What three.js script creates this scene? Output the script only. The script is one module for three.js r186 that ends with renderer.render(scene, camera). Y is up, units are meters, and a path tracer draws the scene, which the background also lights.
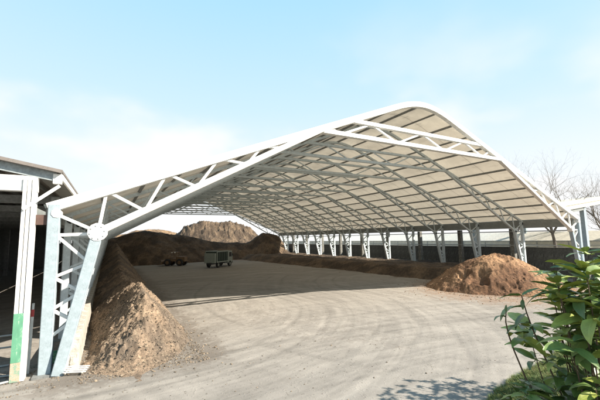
import * as THREE from 'three';
import { mergeGeometries } from 'three/addons/utils/BufferGeometryUtils.js';

// ---------------------------------------------------------------- camera, sky, sun, exposure
const scene = new THREE.Scene();
const camera = new THREE.PerspectiveCamera(60.93, 1024 / 683, 0.1, 4000);
camera.position.set(1.848, 4.6, 15.327);
camera.up.set(-0.03774, 0.99369, 0.10565);
camera.lookAt(1.848 + 0.48368, 4.6 + 0.11068, 15.327 - 0.86822);
const renderer = new THREE.WebGLRenderer({ antialias: true });
renderer.setSize(1024, 683);
renderer.toneMapping = THREE.LinearToneMapping;
renderer.toneMappingExposure = 2.5;
renderer.shadowMap.enabled = true;

const SUN = new THREE.Vector3(1.05, 1.0, 1.0).normalize();
const sun = new THREE.DirectionalLight(0xfff3e2, 5);
sun.position.copy(SUN).multiplyScalar(140).add(new THREE.Vector3(18, 0, -25));
sun.target.position.set(18, 0, -25);
sun.castShadow = true;
sun.shadow.mapSize.set(4096, 4096);
sun.shadow.radius = 1;
Object.assign(sun.shadow.camera, { left: -75, right: 75, top: 75, bottom: -75, near: 1, far: 320 });
scene.add(sun, sun.target);

// ---------------------------------------------------------------- noise
function hash(x, y, s = 0) {
  let h = Math.imul(x | 0, 374761393) ^ Math.imul(y | 0, 668265263) ^ Math.imul(s | 0, 1274126177);
  h = Math.imul(h ^ (h >>> 13), 1274126177); h ^= h >>> 16;
  return (h >>> 0) / 4294967296;
}
function vnoise(x, y, s = 0, per = 0) {
  const xi = Math.floor(x), yi = Math.floor(y), fx = x - xi, fy = y - yi;
  const u = fx * fx * (3 - 2 * fx), v = fy * fy * (3 - 2 * fy);
  let x0 = xi, x1 = xi + 1, y0 = yi, y1 = yi + 1;
  if (per) { x0 = ((x0 % per) + per) % per; x1 = ((x1 % per) + per) % per; y0 = ((y0 % per) + per) % per; y1 = ((y1 % per) + per) % per; }
  const a = hash(x0, y0, s), b = hash(x1, y0, s), c = hash(x0, y1, s), d = hash(x1, y1, s);
  return a + (b - a) * u + (c - a) * v + (a - b - c + d) * u * v;
}
function fbm(x, y, oct = 4, s = 0, per = 0) {
  let a = 0, w = 0.5, t = 0;
  for (let i = 0; i < oct; i++) { a += w * vnoise(x, y, s + i * 17, per); t += w; x *= 2; y *= 2; per *= 2; w *= 0.5; }
  return a / t;
}
let seed = 12345;
function rnd() { seed = (Math.imul(seed, 1664525) + 1013904223) >>> 0; return seed / 4294967296; }
const rr = (a, b) => a + (b - a) * rnd();
const sstep = (a, b, x) => { const t = Math.min(1, Math.max(0, (x - a) / (b - a))); return t * t * (3 - 2 * t); };
const mix = (a, b, t) => a + (b - a) * t;

// sky: pale hazy spring sky, whiter low down, thin cloud
{
  const W = 1024, H = 512, d = new Float32Array(W * H * 4);
  const stops = [[0, [0.42, 0.42, 0.42]], [0.10, [0.395, 0.41, 0.418]], [0.2, [0.355, 0.393, 0.418]], [0.36, [0.268, 0.36, 0.42]], [0.60, [0.185, 0.318, 0.412]], [0.8, [0.115, 0.23, 0.35]], [1.0, [0.08, 0.17, 0.285]]];
  for (let j = 0; j < H; j++) {
    const el = ((j + 0.5) / H - 0.5) * Math.PI, y = Math.sin(el), ce = Math.cos(el);
    for (let i = 0; i < W; i++) {
      const az = ((i + 0.5) / W - 0.5) * 2 * Math.PI, x = Math.cos(az) * ce, z = Math.sin(az) * ce;
      const yy = Math.max(0, y);
      let k = 0; while (k < stops.length - 2 && stops[k + 1][0] < yy) k++;
      const t = Math.min(1, Math.max(0, (yy - stops[k][0]) / (stops[k + 1][0] - stops[k][0])));
      const c = [0, 1, 2].map((q) => mix(stops[k][1][q], stops[k + 1][1][q], t));
      // thin high cloud, flattened towards the horizon
      const q = 1 / (yy + 0.22), cx = x * q * 1.5, cz = z * q * 1.5;
      let cl = fbm(cx * 1.1 + 31.5, cz * 1.1 + 9.2, 5, 71);
      cl = sstep(0.42, 0.70, cl) * sstep(0.66, 0.2, yy) * 0.9;
      const sd = Math.max(0, x * SUN.x + y * SUN.y + z * SUN.z), glow = 1 + 0.35 * Math.pow(sd, 6);
      const o = (j * W + i) * 4;
      for (let n = 0; n < 3; n++) d[o + n] = mix(c[n], 0.42, cl) * glow;
      d[o + 3] = 1;
    }
  }
  const tex = new THREE.DataTexture(d, W, H, THREE.RGBAFormat, THREE.FloatType);
  tex.mapping = THREE.EquirectangularReflectionMapping; tex.magFilter = tex.minFilter = THREE.LinearFilter; tex.wrapS = THREE.RepeatWrapping; tex.needsUpdate = true;
  scene.background = tex; scene.environment = tex;
}

// ---------------------------------------------------------------- textures and materials
function texture(W, H, fn, srgb = true) {      // fn(u, v, i, j) -> [r,g,b] 0..1 (sRGB when srgb)
  const d = new Uint8Array(W * H * 4);
  for (let j = 0; j < H; j++) for (let i = 0; i < W; i++) {
    const c = fn(i / W, j / H, i, j), o = (j * W + i) * 4;
    d[o] = Math.max(0, Math.min(255, c[0] * 255)); d[o + 1] = Math.max(0, Math.min(255, c[1] * 255)); d[o + 2] = Math.max(0, Math.min(255, c[2] * 255)); d[o + 3] = 255;
  }
  const t = new THREE.DataTexture(d, W, H); t.wrapS = t.wrapT = THREE.RepeatWrapping; t.magFilter = THREE.LinearFilter; t.minFilter = THREE.LinearMipmapLinearFilter; t.generateMipmaps = true;
  if (srgb) t.colorSpace = THREE.SRGBColorSpace;
  t.needsUpdate = true; return t;
}
const lin2s = (c) => (c <= 0.0031308 ? c * 12.92 : 1.055 * Math.pow(c, 1 / 2.4) - 0.055);
const S3 = (r, g, b) => [lin2s(Math.max(0, r)), lin2s(Math.max(0, g)), lin2s(Math.max(0, b))];

// near-white mottled map that multiplies a base colour (grime specks and streaks of paint and zinc)
const grimeTex = texture(512, 512, (u, v) => {
  const n = fbm(u * 8, v * 8, 5, 3, 8), f = fbm(u * 64, v * 64, 2, 9, 64), s = fbm(u * 40, v * 5, 3, 21, 0);
  let k = 0.88 + 0.16 * n + 0.05 * (f - 0.5); if (s > 0.68) k -= 0.25 * (s - 0.68) / 0.3;
  return [k, k * 0.995, k * 0.985];
});
const spangleTex = texture(512, 512, (u, v) => {
  const n = fbm(u * 12, v * 12, 4, 13, 12), f = vnoise(u * 90, v * 90, 19, 90);
  const k = 0.74 + 0.3 * n + 0.1 * (f - 0.5); return [k, k, k];
});
const concreteTex = texture(512, 512, (u, v) => {
  const n = fbm(u * 6, v * 6, 6, 33, 6), f = vnoise(u * 160, v * 160, 39, 160), st = fbm(u * 30, v * 2, 3, 44, 0);
  let k = 0.62 + 0.4 * n + 0.1 * (f - 0.5) - 0.35 * sstep(0.6, 0.85, st);
  return [k, k * 0.985, k * 0.95];
});
const fineBump = texture(512, 512, (u, v) => { const k = fbm(u * 24, v * 24, 5, 55, 24); return [k, k, k]; }, false);
const clodBump = texture(1024, 1024, (u, v) => {
  let k = 0.5 * fbm(u * 16, v * 16, 6, 61, 16), e = vnoise(u * 90, v * 90, 67, 90); k += 0.5 * sstep(0.55, 0.95, e); return [k, k, k];
}, false);
const matOf = (o) => new THREE.MeshStandardMaterial(o);
const lc = (r, g, b) => new THREE.Color().setRGB(r, g, b);
const M = {
  white: matOf({ color: lc(0.82, 0.83, 0.82), map: grimeTex, roughness: 0.45 }),
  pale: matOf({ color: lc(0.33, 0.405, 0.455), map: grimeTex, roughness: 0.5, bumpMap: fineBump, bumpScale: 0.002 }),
  zinc: matOf({ color: lc(0.42, 0.45, 0.45), map: spangleTex, roughness: 0.5, metalness: 0.25 }),
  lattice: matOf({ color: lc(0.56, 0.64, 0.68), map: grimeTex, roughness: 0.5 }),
  zincDark: matOf({ color: lc(0.24, 0.25, 0.245), map: spangleTex, roughness: 0.6, metalness: 0.2 }),
  gutter: matOf({ color: lc(0.25, 0.275, 0.275), map: grimeTex, roughness: 0.6 }),
  concrete: matOf({ color: lc(0.52, 0.51, 0.48), map: concreteTex, roughness: 0.9, bumpMap: fineBump, bumpScale: 0.012 }),
  concreteDark: matOf({ color: lc(0.17, 0.17, 0.16), map: concreteTex, roughness: 0.92, bumpMap: fineBump, bumpScale: 0.012 }),
  concreteGrey: matOf({ color: lc(0.33, 0.34, 0.335), map: concreteTex, roughness: 0.92, bumpMap: fineBump, bumpScale: 0.012 }),
  concreteWhite: matOf({ color: lc(0.74, 0.72, 0.69), map: concreteTex, roughness: 0.9, bumpMap: fineBump, bumpScale: 0.012 }),
  roofSheet: matOf({ color: lc(0.2, 0.18, 0.168), map: grimeTex, roughness: 0.7 }),
  roofUnder: matOf({ color: lc(0.16, 0.16, 0.155), map: grimeTex, roughness: 0.8 }),
  fascia: matOf({ color: lc(0.36, 0.41, 0.43), map: spangleTex, roughness: 0.55 }),
  cream: matOf({ color: lc(0.62, 0.58, 0.47), map: grimeTex, roughness: 0.6 }),
  film: new THREE.MeshPhysicalMaterial({ color: lc(0.82, 0.81, 0.74), map: grimeTex, roughness: 1, transmission: 0.5, thickness: 0, side: THREE.DoubleSide }),
  brown: matOf({ color: lc(0.1, 0.06, 0.05), map: grimeTex, roughness: 0.8 }),
  green: matOf({ map: texture(256, 512, (u, v) => { const n = fbm(u * 9, v * 4, 5, 611, 0), m = fbm(u * 60, v * 26, 3, 617, 0), a = sstep(0.56, 0.9, 0.5 * n + 0.5 * m), d = 0.8 + 0.35 * n; return S3(mix(0.1, 0.4, a) * d, mix(0.29, 0.44, a) * d, mix(0.18, 0.36, a) * d); }), roughness: 0.7 }),
  rust: matOf({ color: lc(0.36, 0.17, 0.1), map: concreteTex, roughness: 0.9 }),
  red: matOf({ color: lc(0.5, 0.06, 0.06), roughness: 0.5 }),
  black: matOf({ color: lc(0.025, 0.025, 0.027), roughness: 0.8 }),
  timber: matOf({ color: lc(0.5, 0.46, 0.4), map: grimeTex, roughness: 0.85 }),
  bark: matOf({ color: lc(0.3, 0.275, 0.26), roughness: 0.95, map: concreteTex }),
};
const membraneTex = texture(512, 512, (u, v) => {
  const n = fbm(u * 5, v * 5, 5, 81, 5), w = vnoise(u * 200, v * 200, 83, 200), m = Math.abs(v - 0.5) < 0.006 ? 0.86 : 1, st = sstep(0.62, 0.8, fbm(u * 14, v * 4, 4, 87, 0));
  const k = (0.88 + 0.16 * n + 0.03 * (w - 0.5) - 0.07 * st) * m; return [k, k * 0.995, k * 0.98];
});
const wrinkleBump = texture(512, 512, (u, v) => { const k = 0.7 * fbm(u * 4 + 1.5 * fbm(u * 3, v * 3, 2, 95), v * 14, 4, 97) + 0.3 * fbm(u * 18, v * 5, 3, 99); return [k, k, k]; }, false);
M.membranes = [1, 0.95, 1.04, 0.98].map((k) => new THREE.MeshPhysicalMaterial({ color: lc(0.59 * k, 0.535 * k, 0.445 * k), map: membraneTex, bumpMap: wrinkleBump, bumpScale: 0.05, roughness: 1, transmission: 0.3, thickness: 0, side: THREE.DoubleSide }));
M.membrane = M.membranes[0];

// ---------------------------------------------------------------- helpers
const used = {};
function numbered(name) { const n = used[name] = (used[name] ?? -1) + 1; return n ? name + '_' + String(n).padStart(3, '0') : name; }
function shadows(m) { m.castShadow = true; m.receiveShadow = true; return m; }
function part(name, geo, mat, parent) { const m = shadows(new THREE.Mesh(Array.isArray(geo) ? mergeGeometries(geo) : geo, mat)); m.name = name; parent.add(m); return m; }
function tag(o, label, category, group) { o.userData.label = label; o.userData.category = category; if (group) o.userData.group = group; return o; }
function thing(name, label, category, pos = [0, 0, 0], turn = 0, group) {
  const g = new THREE.Group(); g.name = numbered(name); g.position.set(...pos); g.rotation.y = turn; scene.add(g); return tag(g, label, category, group);
}
function single(name, geo, mat, label, category, group) { const m = part(numbered(name), geo, mat, scene); return tag(m, label, category, group); }
function structure(name, geo, mat) { const m = part(numbered(name), geo, mat, scene); m.userData.kind = 'structure'; return m; }
const V = (x, y, z = 0) => new THREE.Vector3(x, y, z);

// box with uv in metres and chamfered long edges
function box(l, w, d, c = 0) {
  let g;
  if (c > 0) {
    const a = w / 2, b = d / 2, s = new THREE.Shape([new THREE.Vector2(-a + c, -b), new THREE.Vector2(a - c, -b), new THREE.Vector2(a, -b + c), new THREE.Vector2(a, b - c), new THREE.Vector2(a - c, b), new THREE.Vector2(-a + c, b), new THREE.Vector2(-a, b - c), new THREE.Vector2(-a, -b + c)]);
    g = new THREE.ExtrudeGeometry(s, { depth: l, bevelEnabled: false });   // along z, section in x (w) and y (d)
    g.translate(0, 0, -l / 2); g.rotateY(Math.PI / 2); g.rotateX(Math.PI / 2); return g;
  }
  g = new THREE.BoxGeometry(l, w, d).toNonIndexed();
  const p = g.attributes.position, n = g.attributes.normal, uv = g.attributes.uv;
  for (let i = 0; i < p.count; i++) {
    const ax = Math.abs(n.getX(i)), ay = Math.abs(n.getY(i));
    if (ax > 0.5) uv.setXY(i, p.getZ(i), p.getY(i)); else if (ay > 0.5) uv.setXY(i, p.getX(i), p.getZ(i)); else uv.setXY(i, p.getX(i), p.getY(i));
  }
  return g;
}
const off = (g, x, y, z) => g.translate(x, y, z);
const bx = (x0, x1, y0, y1, z0, z1) => off(box(x1 - x0, y1 - y0, z1 - z0), (x0 + x1) / 2, (y0 + y1) / 2, (z0 + z1) / 2);
// straight bar from a to b: w is its width across, d its depth towards "side"
function bar(a, b, w, d, c = 0, side = V(0, 0, 1)) {
  const L = a.distanceTo(b), X = b.clone().sub(a).normalize(), Z = side.clone().sub(X.clone().multiplyScalar(side.dot(X))).normalize(), Y = Z.clone().cross(X);
  const g = box(L, w, d, c), m = new THREE.Matrix4().makeBasis(X, Y, Z); m.setPosition(a.clone().add(b).multiplyScalar(0.5));
  return g.applyMatrix4(m);
}
function pipe(a, b, r0, r1 = r0, n = 8) {
  const L = a.distanceTo(b), g = new THREE.CylinderGeometry(r1, r0, L, n, 1, false);
  const q = new THREE.Quaternion().setFromUnitVectors(V(0, 1, 0), b.clone().sub(a).normalize());
  g.applyQuaternion(q); const c = a.clone().add(b).multiplyScalar(0.5); return g.translate(c.x, c.y, c.z).toNonIndexed();
}
// band of given thickness along a polyline in the xy plane, depth d in z
function ribbon(pts, w, d) {
  const up = [], dn = [];
  pts.forEach((p, i) => {
    const a = pts[Math.max(0, i - 1)], b = pts[Math.min(pts.length - 1, i + 1)], t = new THREE.Vector2(b[0] - a[0], b[1] - a[1]).normalize();
    up.push(new THREE.Vector2(p[0] - t.y * w / 2, p[1] + t.x * w / 2)); dn.push(new THREE.Vector2(p[0] + t.y * w / 2, p[1] - t.x * w / 2));
  });
  const g = new THREE.ExtrudeGeometry(new THREE.Shape([...dn, ...up.reverse()]), { depth: d, bevelEnabled: true, bevelSize: 0.012, bevelThickness: 0.012, bevelSegments: 1, curveSegments: 1 });
  return g.translate(0, 0, -d / 2);
}

// ---------------------------------------------------------------- ground
// yard heights: flat compacted dirt with shallow ruts; a grass bank rises where the camera stands
const toe = (x) => 9.25 - 0.17 * (x - 10) + 0.5 * (fbm(x * 0.5, 2.2, 3, 5) - 0.5) + 0.35 * (fbm(x * 2.6, 7.7, 3, 6) - 0.5);
function bankH(x, z) { const t = z - toe(x); return t < 0 ? 0 : 2.75 * sstep(-0.6, 6.4, t) + 0.12 * (fbm(x * 0.9, z * 0.9, 3, 7) - 0.5) * Math.min(1, t); }
function yardH(x, z) { return 0.05 * (fbm(x * 0.22, z * 0.22, 3, 15) - 0.5) + 0.022 * (fbm(x * 1.6, z * 1.6, 3, 16) - 0.5) + ruts(x, z) * -0.02; }
// tyre runs: arcs (centre x, z, radius) swept across the yard by loaders turning in and out of the hall
const arcs = [[3, -9, 10.6, 0.4], [3, -9, 12.4, 0.4], [4, -10, 15.2, 0.4], [4, -10, 17.1, 0.4], [1, -8, 19.5, 0.35], [1, -8, 21.4, 0.35], [8, 60, 53.2, 0.4], [8, 60, 55.1, 0.4], [12, 52, 49.6, 0.35], [12, 52, 51.4, 0.35], [4, 70, 67.4, 0.35], [4, 70, 69.3, 0.35], [33, -8, 12.6, 0.4], [33, -8, 14.5, 0.4], [35, -10, 18.8, 0.35], [35, -10, 20.7, 0.35], [31, -9, 23.4, 0.35], [31, -9, 25.3, 0.35]];
function ruts(x, z) {
  let s = 0; const wob = (fbm(x * 0.35, z * 0.35, 2, 25) - 0.5) * 0.5;
  for (const [cx, cz, R, w] of arcs) { const e = Math.abs(Math.hypot(x - cx, z - cz) - R + wob); if (e < w) { const k = 1 - e / w; s += k * k * (0.4 + 0.6 * sstep(0.25, 0.75, k)); } }
  return s;
}
{
  // dirt colours in linear base colour, painted over a 60 m square that starts at (-14, -48)
  const N = 2048;
  const map = texture(N, N, (u, v) => {
    const x = -14 + u * 60, z = -48 + v * 60;
    const a = fbm(x * 0.12, z * 0.12, 4, 101), b = fbm(x * 0.8, z * 0.8, 4, 111), c = fbm(x * 5, z * 5, 3, 121), f = hash(Math.floor(x * 34), Math.floor(z * 34), 131);
    let k = 0.96 + 0.20 * (a - 0.5) + 0.10 * (b - 0.5) + 0.10 * (c - 0.5) + 0.07 * (f - 0.5);
    // dust dragged into long streaks by turning wheels
    const arcNoise = (cx, cz, fr, sd) => fbm(Math.hypot(x - cx, z - cz) * fr, Math.atan2(z - cz, x - cx) * 4, 5, sd) - 0.5;
    k += 0.40 * arcNoise(3, -9, 2.6, 141) + 0.40 * arcNoise(8, 60, 3.4, 146) + 0.26 * arcNoise(33, -8, 2.6, 149) + 0.2 * arcNoise(3, -9, 9, 152) + 0.16 * arcNoise(8, 60, 9, 155);
    const t = ruts(x, z), tread = t > 0.15 ? (0.5 + 0.5 * Math.sin((x * 0.8 + z) * 21)) * Math.min(1, t) : 0;
    k *= 1 - 0.15 * Math.min(1, t) * sstep(0.3, 0.7, fbm(x * 0.35, z * 0.35, 2, 151)); k -= 0.1 * tread * b;
    let r = 0.243 * k, g = 0.227 * k, bl = 0.203 * k;
    // trodden-in compost: crumbs and smears spilt round the heaps, and stray patches over the whole yard
    const rightHeap = sstep(9.5, 4.5, Math.hypot(x - 31, z + 2) * 0.85), dens = Math.max(0.32 * sstep(0.42, 0.62, a), rightHeap * 0.7, sstep(2.0, 0.1, Math.hypot(Math.max(0, Math.abs(x - 3) - 2.2), Math.max(0, z - 0.9)) - 0.5 * c) * 0.75);
    const cr = sstep(0.62 - 0.5 * dens, 0.80 - 0.42 * dens, 0.45 * fbm(x * 2.3, z * 2.3, 4, 161) + 0.55 * fbm(x * 9, z * 9, 3, 163)) * dens;
    const hb = rightHeap, brn = [mix(0.11, 0.22, hb), mix(0.092, 0.135, hb), mix(0.075, 0.08, hb)];
    r = mix(r, brn[0], cr * 0.9); g = mix(g, brn[1], cr * 0.9); bl = mix(bl, brn[2], cr * 0.9);
    const sp = fbm(x * 11, z * 11, 2, 171); if (sp > 0.83) { r *= 0.55; g *= 0.54; bl *= 0.52; }
    return S3(r, g, bl);
  });
  const bump = texture(1024, 1024, (u, v) => {
    const a = fbm(u * 20, v * 20, 5, 201, 20), p = vnoise(u * 140, v * 140, 211, 140), k = 0.6 * a + 0.4 * sstep(0.72, 0.95, p); return [k, k, k];
  }, false);
  bump.repeat.set(9, 9);
  const mat = matOf({ map, bumpMap: bump, bumpScale: 0.011, roughness: 0.95 });
  // one sheet: fine grid in the yard, coarse to the horizon
  const axis = (lo, hi, step, outs) => { const a = []; for (let v = lo; v <= hi + 1e-6; v += step) a.push(v); const neg = outs.map((o) => lo - o).reverse(), pos = outs.map((o) => hi + o); return [...neg, ...a, ...pos]; };
  const outs = [1, 3, 7, 15, 30, 60, 120, 260, 600, 1400], xs = axis(-6, 46, 0.2, outs), zs = axis(-26, 12, 0.2, outs);
  const pos = [], uv = [], idx = [];
  for (const z of zs) for (const x of xs) { const far = Math.max(0, Math.abs(x - 20) - 28, Math.abs(z + 7) - 21); pos.push(x, far > 0 ? 0 : yardH(x, z), z); uv.push((x + 14) / 60, (z + 48) / 60); }
  const nx = xs.length;
  for (let j = 0; j < zs.length - 1; j++) for (let i = 0; i < nx - 1; i++) { const a = j * nx + i; idx.push(a, a + nx, a + 1, a + 1, a + nx, a + nx + 1); }
  const g = new THREE.BufferGeometry(); g.setAttribute('position', new THREE.Float32BufferAttribute(pos, 3)); g.setAttribute('uv', new THREE.Float32BufferAttribute(uv, 2)); g.setIndex(idx); g.computeVertexNormals();
  structure('ground', g, mat);
}
const soilTex = texture(512, 512, (u, v) => { const n = fbm(u * 12, v * 12, 5, 221, 12), k = 0.6 + 0.55 * n; return [k, k * 0.97, k * 0.9]; });
function heightGrid(x0, x1, z0, z1, step, h, uvs = 1, col) {
  const nx = Math.round((x1 - x0) / step) + 1, nz = Math.round((z1 - z0) / step) + 1, pos = [], uv = [], idx = [], cols = [];
  for (let j = 0; j < nz; j++) for (let i = 0; i < nx; i++) {
    const x = x0 + (x1 - x0) * i / (nx - 1), z = z0 + (z1 - z0) * j / (nz - 1); const y = h(x, z);
    pos.push(x, y, z); uv.push(x * uvs, z * uvs); if (col) cols.push(...col(x, z, y));
  }
  const keep = (q) => pos[q * 3 + 1] > -0.19;
  for (let j = 0; j < nz - 1; j++) for (let i = 0; i < nx - 1; i++) { const a = j * nx + i; if (keep(a) || keep(a + 1) || keep(a + nx) || keep(a + nx + 1)) idx.push(a, a + nx, a + 1, a + 1, a + nx, a + nx + 1); }
  const g = new THREE.BufferGeometry(); g.setAttribute('position', new THREE.Float32BufferAttribute(pos, 3)); g.setAttribute('uv', new THREE.Float32BufferAttribute(uv, 2));
  if (col) g.setAttribute('color', new THREE.Float32BufferAttribute(cols, 3)); g.setIndex(idx); g.computeVertexNormals(); return g;
}
{
  const bankMat = matOf({ color: lc(0.085, 0.095, 0.04), map: soilTex, roughness: 1, bumpMap: fineBump, bumpScale: 0.03 });
  structure('embankment', heightGrid(-14, 34, 7, 24, 0.25, (x, z) => (z < toe(x) ? -0.2 : bankH(x, z)), 0.5), bankMat);
}

// ---------------------------------------------------------------- the membrane canopy hall
const SP = 40.17, HK = 5.92, BAY = 4.992, NB = 13, SLOPE = 0.392, XR = 17.5, XC = SP / 2;
function chordY(x) {                                   // centre line of the upper chords, rounded at the ridge
  const q = x > XC ? SP - x : x; if (q <= XR) return HK + SLOPE * q;
  const t = (q - XR) / (XC - XR); return HK + SLOPE * XR + SLOPE * (XC - XR) * (t - t * t / 2) + 0.06 * sstep(0, 1, t);
}
const hall = thing('canopy_hall', 'huge open hall of white trussed frames under a beige membrane roof', 'canopy hall');
function chordPts() { const a = []; for (const x of [-0.17, 6, 12, XR]) a.push(x); for (let i = 1; i < 12; i++) a.push(XR + (SP - 2 * XR) * i / 12); for (const x of [SP - XR, SP - 12, SP - 6, SP + 0.17]) a.push(x); return a.map((x) => [x, chordY(x)]); }
const upperN = [1.66, 3.87, 6.12, 8.28, 10.2], lowerN = [1.43, 3.05, 5.14, 7.49, 9.4];
const lowY = (x) => 4.96 + (10.33 - 4.96) * (x - 1.43) / (11.53 - 1.43);
const outerN = [5.62, 4.86, 3.34, 2.2, 1.25], innerN = [4.9, 3.8, 2.75, 1.75];
function makeFrame(i) {
  const f = new THREE.Group(); f.name = 'portal_frame'; f.position.z = -i * BAY; hall.add(f);
  const front = i === 0, near = i <= 5;
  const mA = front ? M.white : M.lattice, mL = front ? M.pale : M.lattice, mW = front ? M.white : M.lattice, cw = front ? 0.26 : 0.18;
  part('upper_chord', ribbon(chordPts(), front ? 0.33 : 0.17, front ? 0.3 : 0.17), mA, f);
  const stuff = [];
  const web = (a, b, w = front ? 0.12 : 0.09) => { const g = bar(a, b, w, front ? 0.12 : 0.08, near ? 0.012 : 0); if (near) part('web_bar', g, mW, f); else stuff.push(g); };
  for (const s of [0, 1]) {
    const X = (x) => (s ? SP - x : x), y0 = s ? 0.96 : 0, in0 = 0.42;
    const inX = (y) => in0 + (1.43 - in0) * (y - y0) / (4.96 - y0);
    part('lower_chord', bar(V(X(1.3), lowY(1.3)), V(X(11.9), lowY(11.9)), cw, front ? (s ? 0.3 : 0.8) : 0.2, near ? 0.02 : 0), mA, f);
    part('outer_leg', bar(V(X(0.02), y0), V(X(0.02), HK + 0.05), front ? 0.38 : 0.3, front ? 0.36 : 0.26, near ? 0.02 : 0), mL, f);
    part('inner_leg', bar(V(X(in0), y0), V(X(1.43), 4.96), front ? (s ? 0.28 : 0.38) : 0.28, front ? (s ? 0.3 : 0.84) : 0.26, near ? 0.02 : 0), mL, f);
    part('base_plate', bx(X(0.2) - 0.5, X(0.2) + 0.5, y0 - 0.02, y0 + 0.06, -0.36, 0.36), M.zincDark, f);
    if (s) part('pedestal', bx(X(0.2) - 0.6, X(0.2) + 0.6, -0.1, y0 - 0.02, -0.5, 0.5), M.concreteDark, f);
    for (let k = 0; k < 5; k++) {
      web(V(X(lowerN[k]), lowY(lowerN[k])), V(X(upperN[k]), chordY(upperN[k])));
      if (k < 4) web(V(X(upperN[k]), chordY(upperN[k])), V(X(lowerN[k + 1]), lowY(lowerN[k + 1])));
    }
    web(V(X(0.1), outerN[0]), V(X(1.4), 4.98)); web(V(X(0.1), outerN[1]), V(X(1.4), innerN[0]));
    for (let k = 1; k < 4; k++) { const iy = innerN[k] + (s ? 0.2 : 0), oy = outerN[k + 1] + (s ? 0.25 : 0); web(V(X(0.1), outerN[k]), V(X(inX(iy)), iy), 0.11); web(V(X(inX(iy)), iy), V(X(0.1), k < 3 ? outerN[k + 1] : oy), 0.11); }
    if (near) {
      const pl = (x, y, r, n, rot) => { const g = new THREE.CylinderGeometry(r, r, front ? (n > 8 && !s ? 0.88 : 0.4) : 0.26, n); g.rotateX(Math.PI / 2); g.rotateZ(rot); const zf = front ? (n > 8 && !s ? 0.44 : 0.2) : 0.13; g.translate(X(x), y, 0); const gs = [g.toNonIndexed()]; if (front && n > 8) for (let q = 0; q < 8; q++) { const bo = new THREE.CylinderGeometry(0.032, 0.032, 0.05, 6).rotateX(Math.PI / 2).translate(X(x) + Math.cos(q * 0.785 + 0.2) * r * 0.72, y + Math.sin(q * 0.785 + 0.2) * r * 0.72, zf + 0.012); gs.push(bo.toNonIndexed()); } part('gusset_plate', gs, front ? M.white : M.lattice, f); };
      pl(1.43, 4.96, front ? (s ? 0.26 : 0.34) : 0.22, 12, 0.2); pl(0.1, 5.66, front ? 0.17 : 0.16, 8, 0.3);
    }
  }
  // collar truss tying the two slopes together
  const mC = front ? M.white : M.lattice;
  part('collar_top_chord', bar(V(13.75, 11.34), V(SP - 13.75, 11.34), front ? 0.25 : 0.18, front ? 0.26 : 0.2, near ? 0.02 : 0), mC, f);
  part('collar_bottom_chord', bar(V(11.4, 10.44), V(SP - 11.4, 10.44), front ? 0.26 : 0.2, front ? 0.3 : 0.22, near ? 0.02 : 0), mC, f);
  const cu = [15.41, 19.73, 24.09], cl = [13.15, 17.49, 21.93, 26.23];
  web(V(12.3, 10.72), V(cl[0], 10.44));
  for (let k = 0; k < 4; k++) { if (k < 3) web(V(cl[k], 10.44), V(cu[k], 11.34)); if (k) web(V(cu[k - 1], 11.34), V(cl[k], 10.44)); }
  web(V(cl[3], 10.44), V(27.2, 11.0));
  if (stuff.length) { const w = part('web_bars', stuff, M.lattice, f); w.userData.kind = 'stuff'; }
  return f;
}
for (let i = 0; i <= NB; i++) makeFrame(i);
// purlins along the length, one under each edge of the membrane strips
const NS = 24, stripX = (k) => -0.25 + (SP + 0.5) * k / NS, memY = (x) => -0.04 + chordY(Math.min(SP, Math.max(0, x))) + (x < 0 ? SLOPE * x : x > SP ? -SLOPE * (x - SP) : 0) + 0.225;
for (let k = 0; k <= NS; k++) {
  const x = stripX(k), a = Math.atan2(memY(x + 0.2) - memY(x - 0.2), 0.4), big = k % 2 === 0;
  const L = NB * BAY + 0.1, h = big ? 0.14 : 0.11, g = box(big ? 0.085 : 0.07, h, L); g.rotateZ(a); g.translate(x, memY(x) - 0.02 - h / 2, -NB * BAY / 2 - 0.02);
  part('purlin', g, k === 0 || k === NS ? M.gutter : M.zincDark, hall);
}
const farBay = [];
// membrane panels: one per bay and strip, hung slightly between its supports
for (let k = 0; k < NS; k++) {
  const x0 = stripX(k), x1 = stripX(k + 1), n = 4, pos = [], uv = [], idx = [];
  for (let j = 0; j <= n; j++) for (let i = 0; i <= n; i++) {
    const x = mix(x0, x1, i / n), s = Math.sin(Math.PI * i / n) * Math.sin(Math.PI * j / n) * 0.05;
    pos.push(x, memY(x) + s, -BAY * j / n); uv.push((x + k * 3.7) * 0.2, j / n);
  }
  for (let j = 0; j < n; j++) for (let i = 0; i < n; i++) { const a = j * (n + 1) + i; idx.push(a, a + 1, a + n + 1, a + 1, a + n + 2, a + n + 1); }
  const g = new THREE.BufferGeometry(); g.setAttribute('position', new THREE.Float32BufferAttribute(pos, 3)); g.setAttribute('uv', new THREE.Float32BufferAttribute(uv, 2)); g.setIndex(idx); g.computeVertexNormals();
  for (let b = 0; b < NB - 1; b++) part('membrane_panel', g, M.membranes[Math.floor(hash(k, b, 91) * 4)], hall).position.z = -b * BAY + 0.02;
  farBay.push(g.clone().translate(0, 0, -(NB - 1) * BAY + 0.02));
}
part('membrane_panels', farBay, M.membrane, hall).userData.kind = 'stuff';
part('eave_gutter', [bx(SP + 0.05, SP + 0.75, 5.2, 5.26, -NB * BAY, -0.4), bx(SP + 0.05, SP + 0.11, 5.26, 6.0, -NB * BAY, -0.4), bx(SP + 0.69, SP + 0.75, 5.26, 6.0, -NB * BAY, -0.4)], M.gutter, hall);
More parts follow.
